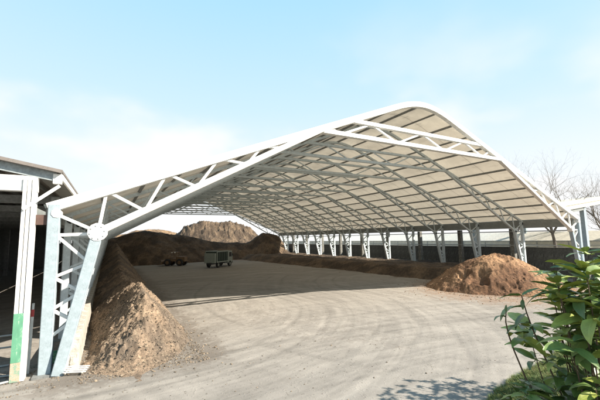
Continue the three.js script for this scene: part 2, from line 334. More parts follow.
part('eave_gutter', [bx(-0.75, -0.25, 5.45, 5.51, -NB * BAY, -0.4), bx(-0.75, -0.7, 5.51, 5.95, -NB * BAY, -0.4), bx(-0.3, -0.25, 5.51, 5.95, -NB * BAY, -0.4)], M.gutter, hall);
for (const [y, r] of [[4.85, 0.05], [3.35, 0.045]]) part('tie_rail', pipe(V(SP + 0.3, y, -0.3), V(SP + 0.3, y, -NB * BAY), r), M.zinc, hall);

// ---------------------------------------------------------------- walls
tag(part(numbered('push_wall'), bx(0.57, 1.03, -0.15, 1.24, -NB * BAY, 0.12), M.concreteWhite, scene), 'long low pale concrete push wall holding back the heap beside the trussed leg', 'wall');
{
  const w = thing('boundary_wall', 'long dark grey concrete wall behind the brown compost heap', 'wall');
  for (let z = 6; z > -72; z -= 3) part('wall_panel', bx(43, 43.25, -0.1, 3.0, z - 2.985, z), M.concreteDark, w);
  part('coping', bx(42.94, 43.31, 3.0, 3.09, -72, 6), M.concreteDark, w);
}
for (let k = 0; k < 9; k++) {
  const ps = single('concrete_post', [bx(41.02, 41.46, -0.1, 5.19, -0.22, 0.22)], M.concreteGrey, 'square grey concrete post between the trussed legs and the dark wall', 'post', 'posts along the far eave');
  ps.position.z = -6.65 - k * 6.55;
}

// ---------------------------------------------------------------- compost heaps
const soilMat = (r, g, b) => matOf({ color: lc(r, g, b), map: soilTex, roughness: 1, bumpMap: clodBump, bumpScale: 0.032, vertexColors: true });
const lumps = (x, z, s) => 0.55 * fbm(x * 1.1, z * 1.1, 3, s) + 0.3 * fbm(x * 3.4, z * 3.4, 3, s + 5) + 0.15 * fbm(x * 9, z * 9, 2, s + 9);
const clods = (x, z, s) => { const n = vnoise(x * 6.5, z * 6.5, s), m = vnoise(x * 14, z * 14, s + 3); return 0.16 * sstep(0.55, 0.95, n) + 0.07 * sstep(0.55, 0.95, m); };
const patch = (lo, hi, s, f = 0.8) => (x, z) => { const t = sstep(0.35, 0.68, fbm(x * f, z * f, 4, s)), q = 0.9 + 0.25 * (hash(Math.floor(x * 30), Math.floor(z * 30), s) - 0.5); return [0, 1, 2].map((i) => mix(lo[i], hi[i], t) * q); };
// heap against the push wall: sunlit nose, running back into the hall
function leftH(x, z) {
  const H = z > -3 ? 2.35 * Math.pow(sstep(1.6, -3.2, z), 0.8) : z > -9 ? mix(2.35, 2.05, sstep(-3, -9, z)) : mix(2.05, 4.2, sstep(-9, -50, z));
  const cx = mix(3.3, 2.75, sstep(-3, -14, z)) - 0.4 * sstep(-2, 1.2, z), wr = mix(2.15, 2.7, sstep(-2, -30, z)) * mix(0.75, 1, sstep(1.4, -1.5, z)), wl = mix(2.15, 2.9, sstep(-5, -14, z)) + 0.12 * H * sstep(-10, -20, z);
  const t = x > cx ? (x - cx) / wr : (cx - x) / wl; let h = (H + 0.16) * (1 - Math.pow(Math.min(1.5, t), 1.1)) - 0.16;
  const rough = sstep(0.40, 0.6, fbm(x * 0.8 + 3, z * 0.8, 2, 321)) + 0.5 * sstep(-1.5, 1, z);
  h += (lumps(x, z, 301) - 0.5) * 0.7 * Math.min(1, H);
  h += (clods(x, z, 311) * (0.15 + 0.75 * rough) + 0.05 * (fbm(x * 22, z * 22, 2, 318) - 0.5)) * sstep(-0.05, 0.25, h);
  return Math.max(-0.2, h);
}
const pileL = single('compost_heap', mergeGeometries([heightGrid(1.035, 7, -18, 2.4, 0.05, leftH, 0.7, patch([0.58, 0.58, 0.59], [1.08, 1.0, 0.92], 331)), heightGrid(1.035, 7.4, -58, -18, 0.2, leftH, 0.7, patch([0.58, 0.58, 0.59], [1.08, 1.0, 0.92], 331))]), soilMat(0.285, 0.24, 0.212), 'grey and tan clumpy compost heap sloping down beside the pale push wall', 'compost heap');
// brown heap in the sun at the far side
function rightH(x, z) {
  const dx = x - 31.3, dz = z + 3.0, a = 0.62 * dx + 0.78 * dz, b = -0.78 * dx + 0.62 * dz, r = Math.hypot(a / 5.7, b / 4.7);
  let h = 3.35 * (1 - Math.pow(r, 1.15)); h = h > 2.2 ? 2.2 + (h - 2.2) * 0.72 : h;
  h += (lumps(x * 0.5, z * 0.5, 401) - 0.5) * 0.7; const g = fbm(x * 0.9 + 4, z * 0.9, 3, 405); h -= 0.3 * sstep(0.54, 0.72, g) * sstep(0, 1, h) + 0.04 * (fbm(x * 16, z * 16, 2, 408) - 0.5);
  if (h > 0.05) h += clods(x, z, 411) * sstep(0.52, 0.68, fbm(x * 0.5, z * 0.5, 2, 415)) * 0.6;
  return Math.max(-0.2, h);
}
single('compost_heap', heightGrid(24.2, 39, -10, 4.5, 0.07, rightH, 0.7, patch([0.5, 0.42, 0.38], [1.1, 1.06, 1.0], 431, 0.4)), soilMat(0.39, 0.26, 0.18), 'rounded reddish brown compost heap in the sun before the dark wall', 'compost heap');
// low dark windrow along the far legs
function rowH(x, z) {
  const foot = 29.4 + 1.6 * fbm(z * 0.14, 4.4, 3, 441) - 3.2 * sstep(-15, -60, z), H = 1.15 * sstep(-5.5, -10, z);
  let h = H * sstep(foot, foot + 3.4, x) + (lumps(x * 0.7, z * 0.7, 445) - 0.5) * 0.55 - 0.12; return Math.max(-0.2, h * sstep(-3, -6.5, z) - 0.2 * sstep(-6, -3, z));
}
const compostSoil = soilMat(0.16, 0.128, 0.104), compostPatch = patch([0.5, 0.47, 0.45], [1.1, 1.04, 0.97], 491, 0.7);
const flat1 = () => [1, 1, 1];
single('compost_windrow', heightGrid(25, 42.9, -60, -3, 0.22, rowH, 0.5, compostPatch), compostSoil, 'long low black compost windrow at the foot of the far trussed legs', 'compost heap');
// tall black mound across the back of the hall
const prof = (pts, x) => { if (x <= pts[0][0]) return pts[0][1]; for (let i = 0; i < pts.length - 1; i++) if (x < pts[i + 1][0]) { const t = (x - pts[i][0]) / (pts[i + 1][0] - pts[i][0]); return mix(pts[i][1], pts[i + 1][1], t * t * (3 - 2 * t)); } return pts[pts.length - 1][1]; };
const backTop = [[-4, 3.5], [1.4, 5.3], [8.6, 6.7], [15, 5.7], [25, 3.9], [31, 3.6], [36, 6.0], [39, 5.4], [43, 2.0]];
function backH(x, z) { const H = prof(backTop, x), d = Math.abs(z + 65); let h = H - Math.max(0, d - 0.6) * 0.72 + (lumps(x * 0.6, z * 0.6, 461) - 0.5) * 0.9; return Math.max(-0.2, h); }
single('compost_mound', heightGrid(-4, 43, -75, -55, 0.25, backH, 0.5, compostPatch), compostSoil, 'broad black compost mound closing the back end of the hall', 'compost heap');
// sunlit heaps outdoors behind the hall
function outH(x, z) { const H = prof([[14, 0], [17.5, 5.8], [20.5, 8.6], [25, 9.9], [29, 9.5], [33, 9.8], [38, 8.4], [43, 4.6], [48, 0]], x), d = Math.abs(z + 84); const rid = Math.abs(fbm(x * 0.9, z * 0.35, 4, 481) - 0.5); return Math.max(-0.2, H - Math.max(0, d - 2) * 0.85 + (lumps(x * 0.7, z * 0.7, 485) - 0.5) * 1.2 - rid * 2.4 + clods(x * 0.5, z * 0.5, 489) * 1.2); }
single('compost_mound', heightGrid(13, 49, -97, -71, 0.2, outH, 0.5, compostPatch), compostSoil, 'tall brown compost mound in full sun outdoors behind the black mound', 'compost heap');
function bermH(x, z) { const H = prof([[-8, 3], [1, 4.6], [4.3, 6.4], [9, 7.5], [14, 7.7], [19, 6.5], [22, 0]], x), d = Math.abs(z + 88); return Math.max(-0.2, H - Math.max(0, d - 1.5) * 0.8 + (lumps(x * 0.6, z * 0.6, 495) - 0.5) * 0.9); }
single('compost_mound', heightGrid(-9, 23, -99, -77, 0.3, bermH, 0.5, patch([0.7, 0.65, 0.6], [1.2, 1.1, 1.0], 497)), soilMat(0.25, 0.195, 0.15), 'lower tan berm in the sun outdoors beside the tall brown mound', 'compost heap');
// loose crumbs and clods scattered over the dirt
{
  const base = new THREE.IcosahedronGeometry(1, 1), p = base.attributes.position;
  for (let i = 0; i < p.count; i++) { const k = 0.7 + 0.6 * vnoise(p.getX(i) * 2 + 7, p.getY(i) * 2 + p.getZ(i) * 1.7, 501); p.setXYZ(i, p.getX(i) * k, p.getY(i) * k * 0.75, p.getZ(i) * k); } base.computeVertexNormals();
  const list = [];
  const put = (n, fx, s0, s1) => { for (let i = 0; i < n; i++) { const [x, z] = fx(); if (z > toe(x) - 0.05) continue; list.push([x, z, s0 + (s1 - s0) * Math.pow(rnd(), 3)]); } };
  put(1500, () => [rr(-4, 30), rr(-9, 9)], 0.004, 0.02);
  put(2600, () => { const r = rr(0, 1) ** 3 * 2.2, b = [rr(1.1, 5.4), rr(-6, 1.6)]; return [b[0] + r * rr(-0.2, 1), b[1] + r * rr(-0.2, 0.7)]; }, 0.005, 0.045);
  put(1200, () => { const a = rr(0, 6.28), r = 5.4 + rr(0, 1) ** 2 * 3; return [31 + Math.cos(a) * r, -2.4 + Math.sin(a) * r]; }, 0.008, 0.05);
  put(1100, () => [rr(-4, 1.2), rr(-1.2, 1.6)], 0.005, 0.03);
  put(9000, () => [rr(1.05, 5.4), rr(-9, 1.6)], 0.006, 0.032);
  put(5000, () => { const a = rr(0, 6.28), r = 6 * Math.sqrt(rnd()); return [31.3 + Math.cos(a) * r, -3 + Math.sin(a) * r]; }, 0.008, 0.035);
  put(40, () => [rr(2, 12), rr(1, 7.5)], 0.012, 0.035);
  const m = new THREE.InstancedMesh(base, matOf({ color: lc(0.26, 0.225, 0.198), map: soilTex, roughness: 1 }), list.length), q = new THREE.Matrix4(), c = new THREE.Color();
  list.forEach(([x, z, s], i) => { q.compose(V(x, Math.max(yardH(x, z), leftH(x, z), rightH(x, z)) + s * 0.35, z), new THREE.Quaternion().setFromEuler(new THREE.Euler(rr(0, 0.5), rr(0, 6), rr(0, 0.5))), V(s * rr(0.7, 1.3), s * rr(0.6, 1), s * rr(0.7, 1.3))); m.setMatrixAt(i, q); const k = rr(0.35, 1.2); m.setColorAt(i, x > 22 ? c.setRGB(k * 1.3, k * 1.0, k * 0.8) : c.setRGB(k, k * 0.98, k * 0.95)); });
  m.name = 'soil_clods'; shadows(m); m.userData.kind = 'stuff'; tag(m, 'scattered dark crumbs and clods of compost on the dirt yard', 'soil clods'); scene.add(m);
}

// ---------------------------------------------------------------- the neighbouring shed with the green-footed post
{
  const t = thing('open_shed', 'white steel shed with brown roof edge beside the membrane hall', 'shed');
  const ridgeX = -11, ry = (x) => 7.18 + 0.19 * (0.22 - x);           // roof rises away from the hall
  const D = -62, Z0 = 0.30;
  part('roof', [bar(V(0.22, ry(0.22) + 0.02, D / 2 + 0.2), V(ridgeX, ry(ridgeX) + 0.02, D / 2 + 0.2), 0.07, -D + 0.4)], M.roofSheet, t);
  part('roof', [bar(V(ridgeX, ry(ridgeX) + 0.02, D / 2 + 0.2), V(-22, ry(0.22) + 0.02, D / 2 + 0.2), 0.07, -D + 0.4)], M.roofSheet, t);
  part('fascia_board', bar(V(0.0, ry(0.0) - 0.22, Z0 - 0.12), V(ridgeX, ry(ridgeX) - 0.22, Z0 - 0.12), 0.34, 0.07), M.fascia, t);
  part('verge_cap', bar(V(0.2, ry(0.2) - 0.035, Z0 + 0.02), V(ridgeX, ry(ridgeX) - 0.035, Z0 + 0.02), 0.07, 0.26), M.roofSheet, t);
  part('corner_bracket', bx(-0.06, 0.2, 6.74, 7.1, Z0 - 0.3, Z0 - 0.05), M.white, t);
  part('eave_board', bx(0.13, 0.2, 6.93, 7.13, D, Z0 - 0.32), M.white, t);
  part('soffit', bx(-0.5, 0.12, 6.95, 6.99, D, Z0 - 0.34), M.roofUnder, t);
  part('front_beam', bar(V(-0.5, 6.7, 0.06), V(-22, 6.7, 0.06), 0.56, 0.3, 0.02), M.white, t);
  // front post: H section with green foot
  const fp = new THREE.Group(); fp.name = 'front_post'; t.add(fp);
  const px = -0.7, pz = 0.1;
  part('post_shaft', [bx(px - 0.2, px - 0.1, 2.22, 6.86, pz - 0.2, pz + 0.17), bx(px + 0.06, px + 0.18, 2.22, 6.86, pz - 0.2, pz + 0.17), bx(px - 0.07, px + 0.03, 2.22, 6.86, pz - 0.16, pz + 0.15), bx(px - 0.1, px + 0.06, 2.22, 6.86, pz - 0.18, pz + 0.06)], M.white, fp);
  part('post_flange', bx(px + 0.07, px + 0.185, 0, 2.22, pz - 0.2, pz + 0.175), M.white, fp);
  part('green_sleeve', bx(px - 0.2, px + 0.07, 0.62, 2.22, pz - 0.19, pz + 0.185), M.green, fp);
  { // flaking, rusted foot of the sleeve
    const g = bx(px - 0.2, px + 0.07, 0.0, 0.62, pz - 0.19, pz + 0.18); part('rusted_foot', g, M.rustMix = matOf({ map: texture(256, 256, (u, v) => { const n = fbm(u * 10, v * 10, 5, 601, 10), m = fbm(u * 45, v * 45, 3, 607, 45), a = sstep(0.42, 0.6, 0.6 * n + 0.4 * m), b = sstep(0.5, 0.68, 0.4 * n + 0.6 * m); return S3(mix(mix(0.2, 0.46, a), 0.5, b), mix(mix(0.3, 0.36, a), 0.3, b), mix(mix(0.22, 0.3, a), 0.2, b)); }), roughness: 0.9 }), fp);
  }
  part('knee_brace', bar(V(-0.86, 5.76, 0.31), V(0.16, 6.66, 0.27), 0.11, 0.05), M.white, t);
  part('bracket_board', bx(-0.515, -0.175, 5.24, 5.6, -0.06, 0.05), M.brown, t);
  // posts and beams running back
  for (let k = 1; k < 10; k++) {
    part('side_post', bx(-0.85, -0.5, 0, 6.9, -k * 6 - 0.15, -k * 6 + 0.15), M.zinc, t);
    part('roof_beam', bar(V(-0.5, 6.75, -k * 6), V(-21.5, 6.75, -k * 6), 0.4, 0.2), M.zincDark, t);
    part('side_post', bx(-11.2, -10.8, 0, 8.9, -k * 6 - 0.2, -k * 6 + 0.2), M.zincDark, t);
  }
  for (let k = 0; k < 9; k++) { const x = -1.2 - k * 1.15; part('purlin', bx(x - 0.05, x + 0.05, ry(x) - 0.22, ry(x) - 0.06, D + 0.5, -0.1), M.zincDark, t); }
  part('back_wall', [bx(-22, -7.6, 0, 8.6, D - 0.2, D), bx(-6.2, -5.4, 0, 7.2, D - 0.2, D), bx(-4, 0.1, 0, 6.9, D - 0.2, D), bx(-7.6, -6.2, 0, 4.4, D - 0.2, D), bx(-7.6, -6.2, 5.8, 8, D - 0.2, D), bx(-5.4, -4, 0, 4.4, D - 0.2, D), bx(-5.4, -4, 5.8, 7, D - 0.2, D)], M.zincDark, t);
  part('far_side_wall', bx(-22.2, -22, 0, 7, D, 0.2), M.zincDark, t);
  part('guard_rail', [pipe(V(-9, 1.0, -2.4), V(-0.9, 1.0, -2.4), 0.035), pipe(V(-9, 0.55, -2.4), V(-0.9, 0.55, -2.4), 0.035), ...[-1.2, -3, -5, -7].map((x) => pipe(V(x, 0, -2.4), V(x, 1.0, -2.4), 0.035))], M.zinc, t);
}
// small things at the foot of the posts
{
  const t = thing('marker_post', 'slim white marker post with red band between shed post and trussed leg', 'marker post', [-0.53, 0, -0.45], 0.1);
  part('shaft', bar(V(0, 0, 0), V(0.03, 1.95, 0), 0.09, 0.05, 0.008), M.white, t); part('red_band', bar(V(0.03, 1.951, 0), V(0.034, 2.2, 0), 0.094, 0.054), M.red, t); part('tip', bar(V(0.034, 2.201, 0), V(0.038, 2.42, 0), 0.07, 0.045), M.white, t);
  const c = thing('slatted_board', 'white slatted timber board lying at the end of the push wall', 'timber board', [0.98, 0.03, 0.52], -0.42);
  for (let k = 0; k < 4; k++) part('slat', off(box(0.74, 0.03, 0.06, 0.006), 0, 0.075 + k * 0.035, 0.12 - k * 0.085), M.white, c);
  for (const s of [-0.28, 0.28]) part('batten', bar(V(s, 0.04, 0.17), V(s, 0.17, -0.2), 0.03, 0.05, 0, V(1, 0, 0)), M.timber, c);
  const k = thing('green_crate', 'small open green crate on the floor behind the white post', 'crate', [-0.05, 0, -1.35], 0.2);
  for (const [x, z, a] of [[0, 0.2, 0], [0, -0.2, 0], [0.3, 0, 1], [-0.3, 0, 1]]) for (const y of [0.08, 0.2, 0.32]) part('slat', off(a ? box(0.03, 0.09, 0.4) : box(0.6, 0.09, 0.03), x, y, z), M.green, k);
  part('crate_floor', bx(-0.28, 0.28, 0.01, 0.03, -0.18, 0.18), M.green, k);
  for (const [x, z, r, l] of [[-1.3, 0.35, 0.3, 1.5], [-1.9, -0.6, -0.2, 2.2], [-2.6, -1.6, 0.12, 2.6]]) { const p = single('steel_pipe', pipe(V(-l / 2, 0.045, 0), V(l / 2, 0.045, 0), 0.04, 0.04, 10), M.zinc, 'grey steel pipe lying on the shed floor by the green footed post', 'pipe', 'pipes on the shed floor'); p.position.set(x, 0, z); p.rotation.y = r; }
}

// ---------------------------------------------------------------- machines in the shade
function wheel(parent, x, z, r, w, mat) {
  const g = new THREE.Group(); g.name = 'wheel'; g.position.set(x, r, z); parent.add(g);
  const pts = [[r * 0.55, -w / 2], [r * 0.92, -w / 2], [r, -w * 0.36], [r, w * 0.36], [r * 0.92, w / 2], [r * 0.55, w / 2], [r * 0.55, -w / 2]].map((p) => new THREE.Vector2(...p));
  part('tyre', new THREE.LatheGeometry(pts, 20).rotateX(Math.PI / 2), M.black, g); part('rim', new THREE.CylinderGeometry(r * 0.55, r * 0.55, w * 0.7, 16).rotateX(Math.PI / 2), mat, g);
}
{
  const t = thing('dump_truck', 'dark green box truck with pale frame parked before the black mound', 'truck', [17.9, 0.02, -42.2], 0.72);
  const dg = matOf({ color: lc(0.03, 0.05, 0.04), map: grimeTex, roughness: 0.6 }), pl = matOf({ color: lc(0.28, 0.32, 0.29), map: grimeTex, roughness: 0.5 });
  part('chassis', bx(-2.7, 2.6, 0.55, 0.8, -0.45, 0.45), M.black, t);
  part('cargo_body', bx(-2.0, 1.35, 0.95, 2.6, -1.05, 1.05), dg, t);
  for (const z of [-1.08, 1.08]) for (const [a, b, c, d] of [[-2.05, 1.4, 2.5, 2.72], [-2.05, 1.4, 0.82, 1.0], [-2.05, -1.9, 1.0, 2.5], [1.25, 1.4, 1.0, 2.5]]) part('body_frame', bx(a, b, c, d, z - 0.05, z + 0.05), pl, t);
  part('tailgate', bx(-2.5, -2.1, 0.75, 2.35, -1.0, 1.0), pl, t);
  const cab = part('cab', (() => { const s = new THREE.Shape([[1.5, 0.6], [2.9, 0.6], [2.95, 1.5], [2.75, 2.55], [1.5, 2.6]].map((p) => new THREE.Vector2(...p))); return new THREE.ExtrudeGeometry(s, { depth: 1.9, bevelEnabled: true, bevelSize: 0.05, bevelThickness: 0.05, bevelSegments: 2 }).translate(0, 0, -0.95); })(), pl, t);
  for (const z of [-1.012, 1.012]) part('window', bx(1.85, 2.6, 1.6, 2.35, z - 0.01, z + 0.01), M.black, cab);
  part('windscreen', bar(V(3.005, 1.55, 0), V(2.835, 2.45, 0), 0.03, 1.6), M.black, cab);
  for (const z of [-1.1, 1.1]) part('mirror', [bx(2.86, 2.9, 1.7, 2.1, z - 0.1, z + 0.1), pipe(V(2.8, 2.15, z * 0.9), V(2.88, 2.1, z), 0.02)], M.black, t);
  for (let k = 0; k < 4; k++) for (const z of [-1.07, 1.07]) part('side_rib', bx(-1.5 + k * 0.7, -1.43 + k * 0.7, 1.0, 2.5, z - 0.035, z + 0.035), dg, t);
  part('bumper', bx(2.93, 3.08, 0.5, 0.78, -0.98, 0.98), M.black, t); part('licence_plate', bx(3.081, 3.09, 0.55, 0.7, -0.17, 0.17), M.white, t);
  for (const z of [-0.7, 0.7]) part('headlight', bx(2.94, 2.99, 0.85, 1.05, z - 0.16, z + 0.16), M.white, t);
  for (const x of [-1.4, 2.15]) for (const z of [-0.88, 0.88]) wheel(t, x, z, 0.46, 0.32, pl);
}
{
  const t = thing('wheel_loader', 'brown wheel loader with two pale lamps working before the black mound', 'loader', [12.3, 0.02, -50.5], 2.5);
  const y = matOf({ color: lc(0.2, 0.13, 0.075), map: grimeTex, roughness: 0.6 });
  part('engine_hood', bx(-2.1, -0.5, 0.75, 1.6, -0.55, 0.55), y, t); part('front_frame', bx(0.2, 1.5, 0.7, 1.15, -0.4, 0.4), y, t);
  const cab = part('cab', [bx(-0.5, 0.55, 0.8, 1.3, -0.6, 0.6), bx(-0.55, 0.6, 2.35, 2.45, -0.65, 0.65), ...[[-0.47, -0.57], [-0.47, 0.57], [0.5, -0.57], [0.5, 0.57]].map(([x, z]) => bx(x - 0.04, x + 0.04, 1.3, 2.35, z - 0.04, z + 0.04))], y, t);
  for (const z of [-0.35, 0.35]) part('work_lamp', bx(0.62, 0.7, 2.3, 2.46, z - 0.1, z + 0.1), matOf({ color: lc(0.9, 0.9, 0.85), roughness: 0.1, metalness: 0.6 }), cab);
  for (const x of [-0.3, 0.25]) part('work_lamp', bx(x - 0.12, x + 0.12, 2.28, 2.46, -0.75, -0.66), matOf({ color: lc(0.85, 0.85, 0.82), roughness: 0.3 }), cab);
  for (const z of [-0.42, 0.42]) part('lift_arm', [bar(V(0.5, 1.35, z), V(1.5, 1.15, z), 0.22, 0.12), bar(V(1.45, 1.2, z), V(2.1, 0.5, z), 0.2, 0.12)], y, t);
  part('bucket', (() => { const s = new THREE.Shape([[2.0, 0.25], [2.9, 0.12], [2.9, 0.18], [2.15, 0.34], [2.05, 0.7], [2.2, 1.0], [2.1, 1.05], [1.95, 0.7]].map((p) => new THREE.Vector2(...p))); return new THREE.ExtrudeGeometry(s, { depth: 2.2, bevelEnabled: false }).translate(0, 0, -1.1); })(), y, t);
  for (const x of [-1.3, 1.0]) for (const z of [-0.8, 0.8]) wheel(t, x, z, 0.62, 0.42, y);
}

// ---------------------------------------------------------------- beyond the far wall
{
  const t = thing('open_shed', 'cream fascia open shed on grey columns beside the bare trees', 'shed');
  const y = (x) => 6.95 + 0.115 * (x - 42);
  part('roof', bar(V(41.6, y(41.6) + 0.36, -9), V(62, y(62) + 0.36, -9), 0.06, 14.6), M.cream, t);
  part('fascia_board', bar(V(41.7, y(41.7) + 0.1, -1.8), V(62, y(62) + 0.1, -1.8), 0.44, 0.08), M.cream, t);
  part('edge_beam', bar(V(41.7, y(41.7) - 0.28, -2.0), V(46.8, y(46.8) - 0.28, -2.0), 0.34, 0.2), M.gutter, t);
  for (const [x, z] of [[46.9, -2.1], [46.9, -15], [60, -2.1], [60, -15]]) part('column', bx(x - 0.26, x + 0.26, 0, y(x) - 0.12, z - 0.2, z + 0.2), M.pale, t);
  for (let k = 0; k < 5; k++) part('purlin', bar(V(41.8, y(41.8) + 0.2, -4 - k * 2.6), V(61.8, y(61.8) + 0.2, -4 - k * 2.6), 0.16, 0.08), M.zincDark, t);
}
{
  const t = thing('greenhouse', 'long pale greenhouse covered in film beyond the dark wall', 'greenhouse');
  const x = 57, h = 4.35;
  for (let k = 0; k < 30; k++) {
    const z = -4 - k * 4;
    part('film_panel', bx(x, x + 0.03, 1.0, h - 0.9, z - 3.94, z), M.film, t); part('film_panel', bar(V(x, h - 0.82, z - 1.97), V(x + 3.2, h + 0.5, z - 1.97), 0.03, 3.94), M.film, t);
    part('rib', bx(x - 0.06, x + 0.02, 0, h - 0.85, z - 0.03, z + 0.05), M.zinc, t);
  }
  part('side_rail', bx(x - 0.05, x - 0.005, 2.9, 2.98, -124, -4), M.zinc, t); part('base_board', bx(x - 0.02, x + 0.05, 0, 1.0, -124, -4), M.concreteDark, t); part('eave_rail', bx(x - 0.08, x - 0.005, h - 0.9, h - 0.78, -124, -4), M.zinc, t);
  part('back_wall', bx(x + 6.4, x + 6.43, 0, h - 0.5, -124, -4), M.film, t); part('far_slope', bar(V(x + 3.2, h + 0.5, -64), V(x + 6.4, h - 0.8, -64), 0.03, 120), M.film, t);
}
function bareTree(pos, H, s, spread, lean, label) {
  seed = s; const trunk = [], limbs = [], twigs = [];
  const grow = (p, dir, len, r, lvl) => {
    const n = lvl < 2 ? 4 : lvl < 4 ? 3 : 2; let q = p.clone(), d = dir.clone();
    const kids = [];
    for (let i = 0; i < n; i++) {
      const d2 = d.clone().add(V(rr(-1, 1), rr(-0.5, 0.7), rr(-1, 1)).multiplyScalar(0.13)).normalize(), e = q.clone().addScaledVector(d2, len / n), r0 = r * (1 - 0.45 * i / n), r1 = r * (1 - 0.45 * (i + 1) / n);
      (lvl === 0 ? trunk : lvl < 3 ? limbs : twigs).push(pipe(q, e, r0, r1, lvl < 2 ? 8 : lvl < 4 ? 5 : 3));
      q = e; d = d2; if (lvl > 0 && i < n - 1) kids.push([q.clone(), d.clone(), r1]);
    }
    if (lvl >= 6) return;
    const fork = lvl === 0 ? 4 : 2 + (rnd() < 0.45 ? 1 : 0), a0 = rr(0, 6.28);
    const side = (dd, ang, az) => { const u = Math.abs(dd.y) > 0.95 ? V(1, 0, 0) : V(0, 1, 0); const a = dd.clone().cross(u).normalize(), b = dd.clone().cross(a); return dd.clone().multiplyScalar(Math.cos(ang)).addScaledVector(a, Math.sin(ang) * Math.cos(az)).addScaledVector(b, Math.sin(ang) * Math.sin(az)).add(V(0, 0.12, 0)).normalize(); };
    for (let k = 0; k < fork; k++) grow(q, side(d, rr(0.25, 0.6) * spread, a0 + k * 6.28 / fork + rr(-0.4, 0.4)), len * rr(0.64, 0.86), r * 0.53 * rr(0.75, 1), lvl + 1);
    for (const [kp, kd, kr] of kids) if (lvl < 5 && rnd() < 0.95) grow(kp, side(kd, rr(0.5, 0.9), rr(0, 6.28)), len * rr(0.4, 0.62), kr * 0.5, lvl + 2);
  };
  grow(V(0, 0, 0), V(lean, 1, 0).normalize(), H * 0.17, H * 0.011, 0);
  const t = thing('bare_tree', label, 'tree', pos);
  part('trunk', trunk, M.bark, t); part('limbs', limbs, M.bark, t); const w = part('twigs', twigs, M.bark, t); limbs; w.userData.kind = 'stuff'; t.children[1].userData.kind = 'stuff';
}
bareTree([56, 0, -9], 27, 77, 1.3, -0.05, 'bare winter tree with wide fan of twigs behind the membrane roof edge');
bareTree([64, 0, -6.5], 25, 991, 1.1, 0.12, 'bare winter tree rising above the cream shed roof');
bareTree([70, 0, -22], 26, 4242, 1.1, 0.0, 'bare winter tree standing beyond the pale greenhouse');

// ---------------------------------------------------------------- plants on the bank
// a long glossy leaf, folded along its midrib and curling down to its tip; base at the origin, along +x
function leafGeo(curl, fold, wide) {
  const n = 9, m = 4, pos = [], uv = [], idx = [];
  for (let i = 0; i <= n; i++) {
    const t = i / n, half = wide * Math.pow(Math.sin(Math.PI * Math.pow(t, 0.82) * 0.985 + 0.012), 0.8), a = curl * t, x = curl ? Math.sin(a) / curl : t, y = curl ? (Math.cos(a) - 1) / curl : 0;
    for (let j = 0; j <= m; j++) { const s = j / m * 2 - 1, z = s * half; pos.push(x, y + Math.abs(s) * half * fold + 0.012 * Math.sin(t * 19 + s * 2) * Math.abs(s), z); uv.push(t, j / m); }
  }
  for (let i = 0; i < n; i++) for (let j = 0; j < m; j++) { const a = i * (m + 1) + j; idx.push(a, a + 1, a + m + 1, a + 1, a + m + 2, a + m + 1); }
  const g = new THREE.BufferGeometry(); g.setAttribute('position', new THREE.Float32BufferAttribute(pos, 3)); g.setAttribute('uv', new THREE.Float32BufferAttribute(uv, 2)); g.setIndex(idx); g.computeVertexNormals(); return g;
}
const leafTex = texture(256, 128, (u, v) => {
  const s = Math.abs(v - 0.5) * 2, vein = Math.abs(((u * 11 - s * 2.2) % 1 + 1) % 1 - 0.5) > 0.46 ? 1.14 : 1, rib = s < 0.05 ? 1.35 : 1, n = 0.86 + 0.25 * fbm(u * 9, v * 5, 4, 701); const k = 0.95 * vein * rib * n; return [k, k, k * 0.96];
});
const leafMat = (r, g, b, rough = 0.38, tr = 0.16) => new THREE.MeshPhysicalMaterial({ color: lc(r, g, b), map: leafTex, roughness: rough, side: THREE.DoubleSide, transmission: tr, thickness: 0 });
const leafM = [leafMat(0.14, 0.225, 0.062, 0.42), leafMat(0.105, 0.175, 0.06, 0.38), leafMat(0.19, 0.275, 0.07, 0.45), leafMat(0.34, 0.4, 0.09, 0.45)];
const leafG = [leafGeo(0.5, 0.22, 0.19), leafGeo(0.9, 0.12, 0.175), leafGeo(1.35, 0.3, 0.2), leafGeo(0.2, 0.38, 0.18)];
const stemM = matOf({ color: lc(0.12, 0.085, 0.055), roughness: 0.8 });
function leaf(parent, p, dir, len, gi, mi, roll = 0) {
  const m = parent.isGroup ? part('leaf', leafG[gi], leafM[mi], parent) : new THREE.Mesh(leafG[gi], leafM[mi]); m.position.copy(p);
  const X = dir.clone().normalize(), Z0 = X.clone().cross(V(0, 1, 0)); if (Z0.lengthSq() < 1e-3) Z0.set(0, 0, 1); Z0.normalize(); const Y = Z0.clone().cross(X);
  m.quaternion.setFromRotationMatrix(new THREE.Matrix4().makeBasis(X, Y, Z0)); m.rotateX(roll); m.scale.setScalar(len); if (!parent.isGroup) { m.updateMatrix(); parent[mi].push(leafG[gi].clone().applyMatrix4(m.matrix)); } return m;
}
function stem(parent, pts, r0, r1) {
  const c = new THREE.CatmullRomCurve3(pts), n = 8, gs = []; for (let i = 0; i < n; i++) gs.push(pipe(c.getPoint(i / n), c.getPoint((i + 1) / n), mix(r0, r1, i / n), mix(r0, r1, (i + 1) / n), 6)); part('stem', gs, stemM, parent);
}
